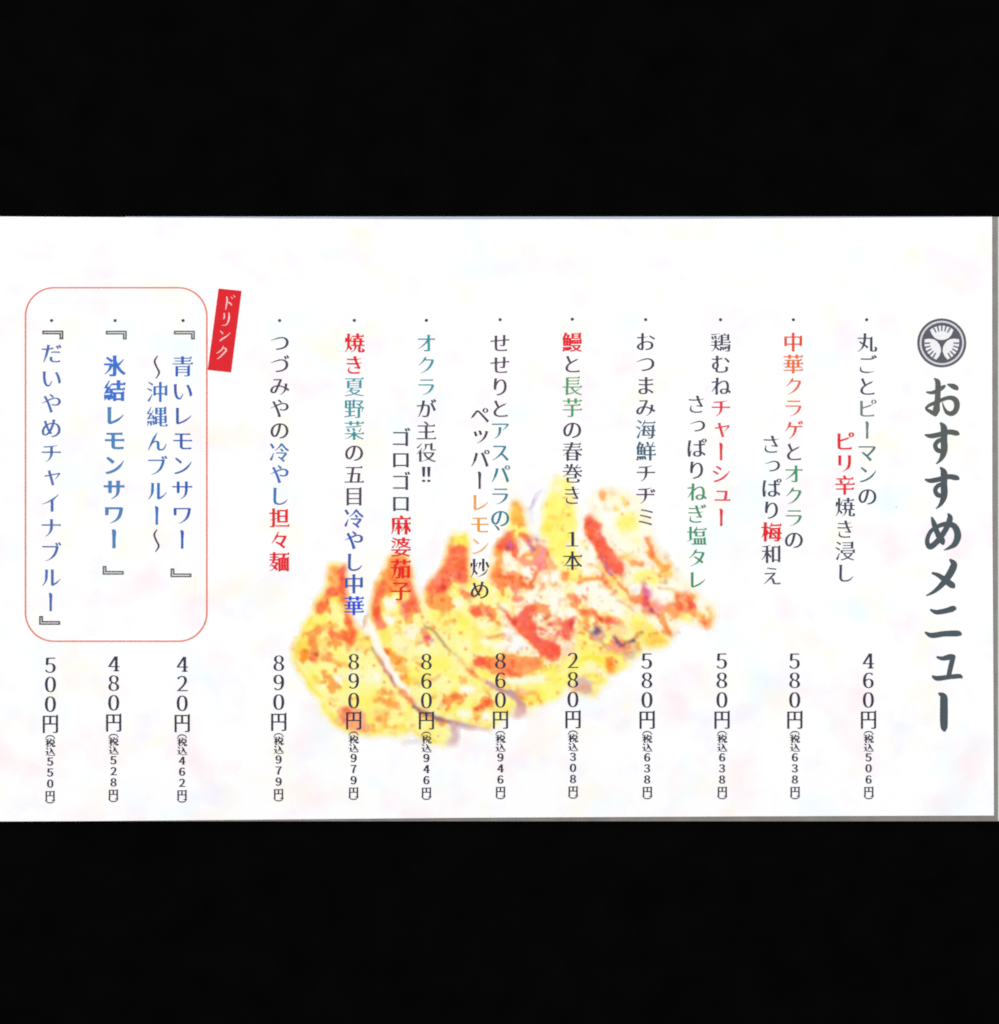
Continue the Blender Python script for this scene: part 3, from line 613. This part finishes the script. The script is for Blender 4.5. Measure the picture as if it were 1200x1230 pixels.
B((255, 138, 116), 527, 697, 7, 6, .85, 2); B((250, 56, 36), 531, 706, 4.6, 5, .95); B((226, 48, 26), 532, 705, 2.6, 3.4, .7); B((246, 70, 50), 527, 711, 4, 2.6, .8); B((255, 132, 106), 552, 692, 8, 6, .8, 2); B((228, 60, 50), 551, 692, 3, 3, .9); B((240, 80, 50), 540, 698, 3.4, 3, .8); B((255, 144, 104), 547, 668, 7, 5, .8, 2); B((255, 216, 130), 545, 672, 2.4, 2.4, .8); B((246, 90, 40), 553, 680, 6, 7, .6); B((240, 90, 50), 542, 664, 2.4, 2.4, .7); B((250, 90, 60), 556, 660, 2.6, 2.6, .7); B(GD, 511, 713, 3.4, 4, .8); B((255, 210, 160), 519, 713, 3, 2, .7); B((255, 224, 180), 543, 694, 3, 3, .6)
P((255, 156, 72), [(512, 716), (524, 714), (536, 712), (541, 722), (539, 732), (531, 742), (526, 732), (514, 728)], .97, 1.8); L((238, 150, 52), [(532, 732), (530, 740)], 4, .85); B((236, 130, 50), 514, 722, 2.4, 4, .6)
B(Y2, 548, 714, 5, 8, .6, 3); B(CR, 552, 724, 7, 8, .85, 3); L((255, 112, 74), [(555, 712), (562, 714), (568, 716)], 5.4, .95); B((255, 170, 140), 555, 706, 4, 3, .7); L((205, 150, 90), [(562, 718), (565, 724)], 2.6, .7)
P((252, 94, 60), [(565, 729), (578, 728), (581, 738), (572, 741), (565, 736)], 1, 1.6, .7); L((244, 92, 58), [(584, 733), (588, 738), (590, 743)], 5, .95); B((255, 150, 120), 583, 734, 3, 3, .6)
B(Y2, 524, 738, 8, 8, .85, 3); B(Y2, 558, 757, 13, 9, .9, 3); B((250, 240, 70), 558, 748, 6, 6, .7, 3); L((253, 196, 72), [(535, 749), (544, 746)], 5, .9); B((226, 150, 50), 545, 747, 2.4, 2.6, .85); B((236, 215, 80), 540, 756, 3.4, 2.4, .6); L((250, 200, 110), [(572, 764), (582, 765)], 4, .5); L((246, 150, 82), [(587, 766), (596, 764), (606, 761)], 4.4, .92); B((240, 130, 70), 598, 764, 3, 2.4, .7); B((226, 180, 120), 598, 752, 3, 4, .6)
B(CR, 582, 752, 9, 6, .9, 3); B(WT, 598, 776, 8, 6, .9, 3); B((252, 255, 226), 582, 774, 9, 5, .85, 3); B((255, 254, 190), 558, 775, 12, 6, .8, 3)
L((246, 176, 66), [(551, 792), (557, 798), (563, 804)], 4.2, .9); L((252, 106, 62), [(563, 803), (568, 808), (574, 813)], 4.6, .95); B((240, 70, 50), 568, 807, 3, 3, .8); L((246, 130, 74), [(572, 814), (580, 818), (588, 821)], 4.4, .92)
P((255, 140, 78), [(567, 787), (580, 790), (592, 791), (612, 789), (632, 789), (650, 791), (648, 800), (634, 810), (614, 814), (600, 812), (590, 806), (578, 800)], 1, 1.8, .8, .3); B((250, 76, 50), 576, 796, 7, 6, .95); B((255, 124, 84), 611, 804, 8, 6, .8); B((250, 130, 60), 647, 796, 4, 5, .7); B((255, 176, 100), 632, 804, 5, 4, .6); L((255, 238, 110), [(576, 806), (586, 809), (594, 813)], 5, .9); B((190, 160, 110), 568, 787, 2, 2, .7)
L((253, 253, 246), [(606, 819), (624, 818), (640, 817), (650, 816)], 8, .95, 2.2); B(Y1, 620, 826, 12, 4, .8, 2.5); L((252, 178, 96), [(614, 833), (626, 832), (640, 833)], 6, .9, 2); L((250, 196, 70), [(632, 836), (646, 832)], 6, .7, 2); L((255, 175, 130), [(620, 828), (630, 830)], 4, .5)
# --- second dumpling
CUR[0] = 1
P(Y1, [(468, 668), (490, 668), (494, 690), (498, 708), (504, 728), (516, 745), (524, 760), (538, 780), (550, 795), (565, 808), (584, 822), (605, 838), (612, 852), (596, 870), (588, 876), (562, 868), (540, 862), (520, 856), (505, 845), (488, 825), (472, 800), (458, 775), (446, 748), (446, 728), (450, 712), (460, 694)], 1, 2.2, 1, .1, True)
P((255, 246, 160), [(455, 690), (468, 676), (470, 690), (456, 706), (448, 712)], .9, 2); P((254, 138, 58), [(469, 668), (490, 668), (494, 690), (495, 704), (486, 702), (476, 706), (466, 714), (456, 716), (452, 708), (460, 698)], .97, 1.8)
B((255, 190, 110), 484, 705, 7, 4, .7); B(WT, 468, 726, 7.5, 7, .9, 2.4); B(Y1, 475, 715, 6, 5, .8); B(Y2, 484, 714, 3, 4, .7)
L((248, 104, 50), [(461, 702), (456, 712), (452, 724), (452, 734), (455, 743)], 9.5, .97, 1.6, .7); B((238, 76, 36), 452, 735, 4, 5, .7); P((255, 130, 100), [(449, 740), (458, 742), (464, 748), (463, 757), (455, 756), (449, 748)], .97, 1.7); B((240, 84, 56), 455, 741, 3, 3, .7)
L((250, 112, 74), [(491, 700), (495, 712), (498, 722), (500, 732)], 7.4, .95); P((251, 126, 98), [(481, 724), (491, 718), (497, 728), (494, 738), (489, 746), (484, 736)], .95, 1.8); B((236, 84, 60), 487, 728, 3, 3, .7); B((255, 170, 160), 484, 733, 4, 4, .5)
B(WT, 470, 744, 6.5, 6, .97, 2); B((254, 252, 226), 495, 758, 10, 9, .95, 3); L((252, 196, 80), [(478, 754), (480, 760)], 5, .8); B(Y3, 462, 764, 6, 7, .8, 3); B(Y2, 466, 776, 8, 10, .8, 3); B(CR, 476, 768, 6, 8, .5, 3); B((226, 170, 100), 472, 738, 4, 2, .4)
B(WT, 516, 770, 6, 6, .9, 2); B((236, 62, 64), 513, 766, 4.6, 4.4, .98, 1.3, .6); L((226, 136, 100), [(507, 756), (511, 763)], 4, .9); L((240, 150, 130), [(502, 772), (512, 771)], 4.4, .85); B((206, 112, 116), 520, 771, 3, 2.4, .8); L((236, 160, 110), [(508, 755), (514, 753)], 3.6, .8)
B((252, 255, 224), 508, 781, 8, 4, .7, 2.4); B(CR, 485, 778, 8, 6, .5, 3)
L((255, 156, 48), [(464, 782), (470, 788), (477, 795)], 8, .95, 1.8); L((250, 178, 70), [(478, 792), (484, 800), (488, 808), (490, 818)], 8.5, .85, 2); B((248, 200, 40), 488, 817, 5, 4, .8); B(Y3, 494, 808, 4, 6, .5)
B(Y2, 506, 806, 12, 9, .7, 3); B(Y2, 527, 798, 12, 9, .75, 3.5); B((252, 240, 90), 500, 818, 7, 6, .7, 3); B((240, 196, 110), 500, 792, 5, 4, .5); B((232, 186, 90), 487, 780, 3, 4, .4)
L((190, 144, 96), [(511, 752), (518, 755), (525, 762), (530, 770), (535, 776)], 3.2, .92, 1.2, .4, 0); L((204, 164, 74), [(535, 776), (541, 783)], 3.2, .85, 1.2, .4, 0); B((186, 176, 110), 546, 787, 2.2, 2, .8); L((226, 190, 110), [(546, 788), (552, 793)], 2.4, .5)
L((240, 170, 90), [(515, 818), (522, 815), (527, 813)], 4, .7); B((240, 170, 110), 502, 822, 3.4, 4, .7); B((240, 165, 100), 521, 836, 4, 4, .6)
P((254, 146, 62), [(531, 842), (536, 836), (546, 834), (556, 836), (559, 840), (548, 843), (540, 848), (532, 848)], .95, 1.7, .9); B((248, 110, 44), 546, 836, 3.4, 3, .7); B((250, 120, 44), 554, 839, 4, 2, .7); B((236, 170, 110), 530, 848, 3, 2, .6)
B(WT, 562, 828, 9, 5, .95, 2); B((244, 170, 70), 557, 818, 3, 3, .85); B((226, 200, 110), 566, 819, 2, 2, .6); L((252, 238, 90), [(532, 856), (545, 852), (556, 846)], 6, .8, 2); B(WT, 557, 858, 7, 3.6, .9); B(WT, 583, 862, 6, 6, .95, 2); B((255, 254, 190), 540, 822, 14, 6, .6, 3)
P((248, 88, 34), [(567, 850), (576, 848), (582, 838), (588, 838), (594, 842), (588, 849), (578, 853), (568, 855)], .97, 1.6, .9); B((226, 80, 30), 571, 851, 3, 2.6, .6); B((240, 120, 50), 587, 834, 2.4, 2.4, .8); L((250, 180, 70), [(570, 857), (574, 862)], 6, .85)
L((188, 128, 164), [(584, 820), (592, 824), (598, 828)], 3.4, .95, 1.3, .4, .1); L((172, 130, 160), [(598, 828), (606, 831), (612, 833)], 4.6, .95, 1.4, .4, .1); L((192, 148, 162), [(612, 833), (620, 838), (626, 846), (627, 853)], 7.5, .95, 1.8, .6, .1); P((222, 178, 190), [(619, 848), (631, 846), (632, 856), (624, 862), (616, 860)], .95, 2); L((240, 200, 214), [(586, 822), (596, 831)], 3, .4)
P((255, 246, 124), [(608, 842), (617, 840), (620, 846), (614, 853), (604, 853)], .95, 1.8)
# --- first dumpling (left)
CUR[0] = 0
P(Y1, [(395, 678), (416, 678), (415, 700), (415, 724), (420, 738), (428, 755), (444, 764), (450, 786), (462, 806), (476, 822), (488, 832), (500, 846), (516, 858), (534, 868), (544, 880), (546, 890), (534, 895), (520, 892), (502, 884), (494, 874), (486, 880), (468, 881), (446, 882), (425, 882), (414, 878), (400, 868), (394, 854), (380, 836), (370, 822), (357, 802), (353, 794), (353, 780), (361, 765), (366, 750), (375, 736), (379, 722), (389, 708), (394, 692)], 1, 2, .9, .1, True)
P((255, 172, 96), [(395, 680), (407, 679), (410, 694), (406, 708), (396, 708), (394, 694)], .97, 1.7, .6); B((255, 205, 140), 401, 692, 4, 6, .8, 2); L((252, 92, 60), [(411, 684), (410, 698), (411, 712), (412, 720)], 8, 1, 1.5, .6, .1); P((230, 118, 112), [(409, 679), (417, 677), (415, 686), (409, 690)], .9, 1.6)
P((254, 104, 56), [(392, 706), (402, 706), (414, 706), (414, 714), (404, 714), (398, 718), (388, 714)], .97, 1.6); B((206, 104, 64), 391, 710, 1.8, 4, .5); L((255, 176, 66), [(393, 716), (389, 721)], 5, .85); L((240, 150, 60), [(398, 714), (394, 724)], 3, .7)
P((255, 112, 44), [(378, 730), (384, 722), (394, 720), (394, 727), (389, 736), (385, 738), (379, 734)], 1, 1.6, .7); B((252, 92, 40), 387, 729, 4, 4, .6); B((196, 140, 70), 379, 729, 2, 2.4, .6)
B(Y3, 403, 720, 5, 5, .8, 2.4); B(Y2, 388, 748, 17, 9, .9, 3); B((255, 240, 90), 372, 752, 5, 8, .8, 3); B(Y1, 404, 742, 6, 8, .7, 3)
L((252, 140, 66), [(411, 716), (414, 726), (418, 736)], 6.4, .9); L((236, 150, 60), [(408, 722), (411, 728)], 4, .6); P((255, 178, 132), [(415, 738), (423, 738), (424, 748), (417, 748)], .9, 1.8); L((252, 92, 38), [(420, 748), (422, 758), (424, 766)], 9, .98, 1.7, .7)
L((255, 184, 90), [(381, 757), (392, 752), (404, 752)], 6, .8); L((248, 132, 46), [(383, 756), (375, 763), (375, 774), (381, 782)], 8, .92, 1.8); L((255, 180, 100), [(384, 756), (394, 757), (399, 762)], 5, .8); L((248, 128, 40), [(398, 756), (398, 766)], 5, .95); L((254, 120, 60), [(400, 763), (410, 764), (420, 766)], 9, .97, 1.8, .7)
P((252, 96, 32), [(410, 758), (426, 758), (425, 770), (420, 776), (414, 770)], .97, 1.6); L((250, 150, 66), [(417, 774), (418, 780)], 5, .7); B((236, 126, 40), 395, 774, 4, 3, .92); B((255, 244, 150), 388, 767, 6, 5, .8); B(Y2, 404, 780, 8, 9, .8, 3); B((252, 214, 100), 402, 770, 4, 3, .6)
B(Y3, 362, 770, 7, 8, .8, 3); P((254, 132, 10), [(363, 780), (369, 781), (369, 792), (361, 793)], .97, 1.7, .8); L((236, 122, 20), [(368, 784), (376, 785)], 3, .7); B((252, 92, 36), 376, 789, 4.6, 5, .97); B((150, 76, 30), 380.5, 786, 2.2, 2.4, .95, 1.2, .3); B((250, 206, 70), 357, 786, 4, 6, .8, 2.4); B((206, 180, 80), 356, 798, 2.6, 2, .6); B((255, 150, 90), 379, 795, 3.6, 2.6, .6)
B((255, 176, 106), 392, 789, 7.5, 4.6, .92, 2); B((240, 160, 80), 390, 791, 2.6, 2, .6); L((252, 184, 66), [(400, 792), (408, 796), (417, 798)], 5, .92); B((252, 226, 96), 413, 790, 5, 4, .5, 3)
L((255, 196, 90), [(426, 766), (434, 768), (441, 765)], 5, .85); B((180, 130, 60), 440.5, 764, 1.8, 2, .8); B((253, 214, 116), 433, 776, 7, 5, .8, 2.4); B((220, 200, 90), 431, 784, 3, 2, .4)
B(Y2, 376, 812, 7, 10, .7, 3); L((252, 206, 70), [(378, 811), (383, 819)], 5, .85); L((246, 150, 56), [(389, 807), (390, 814), (396, 812), (399, 816)], 4.6, .92); P((255, 160, 62), [(395, 818), (401, 816), (405, 828), (399, 832), (394, 826)], .95, 1.7); B((216, 150, 60), 404, 825, 2.6, 1.8, .7); B(WT, 407.5, 817, 5.4, 6, .97, 1.8); B((255, 250, 120), 414, 818, 3.4, 4, .6); L((252, 236, 90), [(369, 820), (375, 828), (384, 838)], 6, .85, 2.2); B((254, 255, 200), 388, 824, 6, 6, .6, 3); B((252, 210, 130), 398, 842, 4, 4, .7); B(Y2, 390, 850, 5, 9, .7, 3)
B((255, 255, 220), 425, 812, 10, 10, .8, 3); B((255, 255, 214), 448, 812, 12, 10, .8, 4); B(WT, 454, 812, 5, 4, .85, 2.4); B(Y2, 438, 838, 10, 10, .6, 4); B((255, 255, 190), 455, 826, 6, 5, .5)
P((255, 166, 128), [(407, 850), (415, 848), (432, 851), (439, 858), (440, 872), (436, 879), (424, 880), (414, 872), (405, 864)], .97, 1.8, .8); B((254, 124, 84), 415, 853, 4.6, 4.6, .8); B((255, 190, 170), 425, 871, 6, 5, .6); B((250, 130, 110), 432, 860, 3, 4, .5); B((224, 166, 120), 404, 867, 2.4, 3, .5); B((246, 130, 90), 442, 876, 3, 3, .7)
L((254, 156, 66), [(449, 840), (458, 841), (468, 845), (478, 845)], 6, .92, 1.8); B((252, 146, 56), 468, 833, 4, 3.4, .9); L((255, 170, 80), [(470, 846), (478, 848)], 8, .8, 2); P((254, 206, 96), [(450, 850), (466, 850), (470, 862), (458, 872), (446, 862)], .8, 2.4); B((255, 246, 150), 454, 846, 4, 3, .8); B((254, 136, 66), 455, 863, 4.6, 4, .92); L((252, 160, 80), [(464, 858), (464, 872)], 5, .8); L((252, 200, 70), [(462, 872), (474, 874), (485, 871)], 5, .8, 2); B(Y3, 484, 874, 4, 4, .5, 2.4); L((253, 206, 80), [(446, 878), (460, 877)], 5, .8, 2); B((255, 250, 140), 474, 864, 4, 3, .8); B((250, 190, 100), 484, 858, 3, 4, .6); B(Y1, 492, 862, 6, 10, .6, 3); B((255, 226, 96), 441, 860, 5, 8, .5, 3); B(Y2, 480, 884, 8, 3, .4, 2)
L(WT, [(443, 744), (447, 760), (453, 776), (461, 790), (470, 806), (482, 822), (490, 831)], 7, .97, 1.6, .4, 0)
L((196, 150, 100), [(446, 778), (452, 788), (458, 797)], 3, .9, 1.2, .4, 0); L((208, 138, 130), [(458, 796), (464, 806), (470, 814), (475, 824)], 3.4, .92, 1.2, .4, 0); L((178, 100, 116), [(469, 814), (472, 819)], 2.4, .6, 1, .3, 0)
L((244, 140, 96), [(481, 830), (488, 837), (496, 846)], 5.4, .95, 1.6, .5, .1); B((240, 116, 84), 491, 841, 3.4, 3.4, .6); L((128, 84, 104), [(497, 848), (504, 854), (512, 858)], 4, .95, 1.3, .4, .1); L((132, 92, 108), [(512, 858), (524, 862), (534, 866)], 4.6, .92, 1.5, .4, .1); L((150, 104, 122), [(526, 863), (538, 867), (546, 868)], 5.6, .92, 1.6, .4, .1)
L((188, 140, 160), [(544, 868), (558, 871), (568, 874)], 6, .92, 1.8, .5, .1); L((228, 168, 176), [(566, 873), (578, 876), (588, 876)], 4, .88, 1.6, .5, .1); P((206, 172, 190), [(536, 868), (550, 871), (552, 882), (548, 894), (538, 894), (543, 882)], .9, 2.2); B((228, 208, 222), 542, 891, 4.4, 4, .8, 2)
L((214, 210, 232), [(492, 891), (504, 891)], 4, .85, 1.6, .4, 0); B((250, 200, 180), 487, 893, 3, 2.4, .7); B(Y2, 500, 879, 5, 4, .6, 2); B((255, 250, 150), 525, 884, 10, 6, .6, 3); B(WT, 478, 889, 6, 2, .5)
L((214, 152, 124), [(438.6, 740), (437.4, 746), (436.6, 752)], 3, .9, 1.1, .2, 0); B((130, 110, 80), 439.6, 739, 1.5, 1.6, .7)

# wash bleeding, golden mottling, browned specks and bare flecks, then paint grain and hue drift
def soften(a, k):
    n = int(3*k)+1; w = np.exp(-.5*(np.arange(-n, n+1)/k)**2); w /= w.sum(); p = np.pad(a, ((n, n), (n, n), (0, 0)), 'edge')
    p = sum(w[i]*p[i:i+a.shape[0]] for i in range(2*n+1)); return sum(w[i]*p[:, i:i+a.shape[1]] for i in range(2*n+1))
sat = np.clip((255-col.min(-1))/110, 0, 1)
yel = sat*np.clip((col[..., 1]-205)/30, 0, 1)
def wash(mask, c, op):
    a = (np.clip(mask, 0, 1)*op)[..., None]
    col[:] = col*(1-a)+np.array(c, float)*a
warm = np.clip((222-col[..., 1])/55, 0, 1)*sat            # browned places; more browning clusters round them
halo = soften(warm[..., None], 4.5)[..., 0]; near = soften(warm[..., None], 2.2)[..., 0]
wash((halo*1.5+fnoise(10, 51)*1.1-.42)*2.6*yel, (254, 204, 76), .75)
wash((near*1.1+halo*.5+fnoise(6.5, 57)*1.5-.52)*4*sat*(1-warm)**1.5, (252, 148, 58), .85)
hot = np.clip((140-col[..., 1])/30, 0, 1)*sat
hh = soften(hot[..., None], 3.2)[..., 0]
wash((hh*1.9+fnoise(5.2, 81)*1.5-.86)*4*sat*(1-hot), (249, 98, 60), .85)
back = (who >= 3)*np.clip(cov*1.3-.3, 0, 1)*np.clip((gy-640)/25, 0, 1)*(1-warm)
wash((halo*.7+fnoise(8, 91)*1.2-.36)*3.5*back, (255, 204, 150), .7)
wash((halo*.9+fnoise(5.6, 95)*1.5-.66)*4*back, (252, 128, 84), .85)
wash((near*.5+fnoise(7, 85)*1.3-.62)*4*warm*(1-hot), (246, 92, 40), .7)
wash((fnoise(6, 87)-.30)*5*warm*(1-hot), (255, 186, 110), .7)
wash((fnoise(8, 61)-.42)*5*yel*(1-halo), (255, 255, 226), .7)
wash((fnoise(13, 67)-.10)*3*yel*(1-warm), (255, 242, 88), .55)
edge_in = np.clip(1-np.abs(soften(np.clip(cov*1.5, 0, 1)[..., None], 4)[..., 0]-.78)*5, 0, 1)
wash((edge_in+fnoise(12, 103)*1.6-.55)*2*yel*(who <= 2), (253, 212, 66), .7)
red = np.clip((150-col[..., 1])/30, 0, 1)*sat
wash((fnoise(5, 71)-.20)*4*red, (255, 150, 96), .6)
wash((fnoise(4.4, 77)-.30)*5*red, (226, 50, 34), .7)
rim = np.clip(1-np.abs(soften(np.clip(cov*1.5, 0, 1)[..., None], 3)[..., 0]*2-1), 0, 1)[..., None]
col[:] = soften(col, .7)*(1-rim)+soften(col, 2.3)*rim
cov = np.maximum(cov, rim[..., 0]*.5)
g = (TEX*6)[..., None]*np.array([.3, .9, 1.3])
dr = (fnoise(16, 41)*14)[..., None]*np.array([.1, .5, 1.0])
col = np.clip(col+(g+dr)*sat[..., None], 0, 255)
lin_col = np.clip(lin(col)/GAIN, .002, .9)
ART = bpy.data.materials.new('watercolour_print'); ART.use_nodes = True
_b = ART.node_tree.nodes['Principled BSDF']; _b.inputs['Roughness'].default_value = .6; _b.inputs['Specular IOR Level'].default_value = .2
_a = ART.node_tree.nodes.new('ShaderNodeAttribute'); _a.attribute_name = 'pigment'; ART.node_tree.links.new(_a.outputs['Color'], _b.inputs['Base Color'])
H_, W_ = gx.shape
keep = cov > .03
fk = keep[:-1, :-1] & keep[1:, :-1] & keep[:-1, 1:] & keep[1:, 1:]
fid = who[:-1, :-1]
paint_root = None
for k, lab in enumerate(('leftmost painted dumpling with a curled right seam', 'second painted dumpling from the left', 'painted dumpling with the yellow tip beside the lemon letters',
                         'painted dumpling with purple pinched top', 'painted dumpling with a long red crimp', 'rightmost pale painted dumpling with ragged edge')):
    ii, jj = np.where(fk & (fid == k))
    if not len(ii): continue
    quads = np.stack([ii*W_+jj, (ii+1)*W_+jj, (ii+1)*W_+jj+1, ii*W_+jj+1], 1)
    used, inv = np.unique(quads, return_inverse=True); inv = inv.reshape(quads.shape)
    me = bpy.data.meshes.new('painted_dumpling')
    me.from_pydata([(X(x), Y(y), ZF-.00004) for x, y in zip(gx.ravel()[used], gy.ravel()[used])], [], inv.tolist())
    at = me.color_attributes.new('pigment', 'FLOAT_COLOR', 'POINT')
    at.data.foreach_set('color', np.c_[lin_col.reshape(-1, 3)[used], np.ones(len(used))].ravel())
    me.materials.append(ART); me.update()
    if paint_root is None:
        paint_root = bpy.data.objects.new('gyoza_painting', None); S.collection.objects.link(paint_root); paint_root.parent = card
        paint_root.empty_display_size = .02; paint_root['label'] = 'watercolour of a row of fried gyoza'
    link('painted_dumpling', me, paint_root, lab)
for d in [c for c in bpy.data.curves if c.name.startswith('lettering_source')]: bpy.data.curves.remove(d)
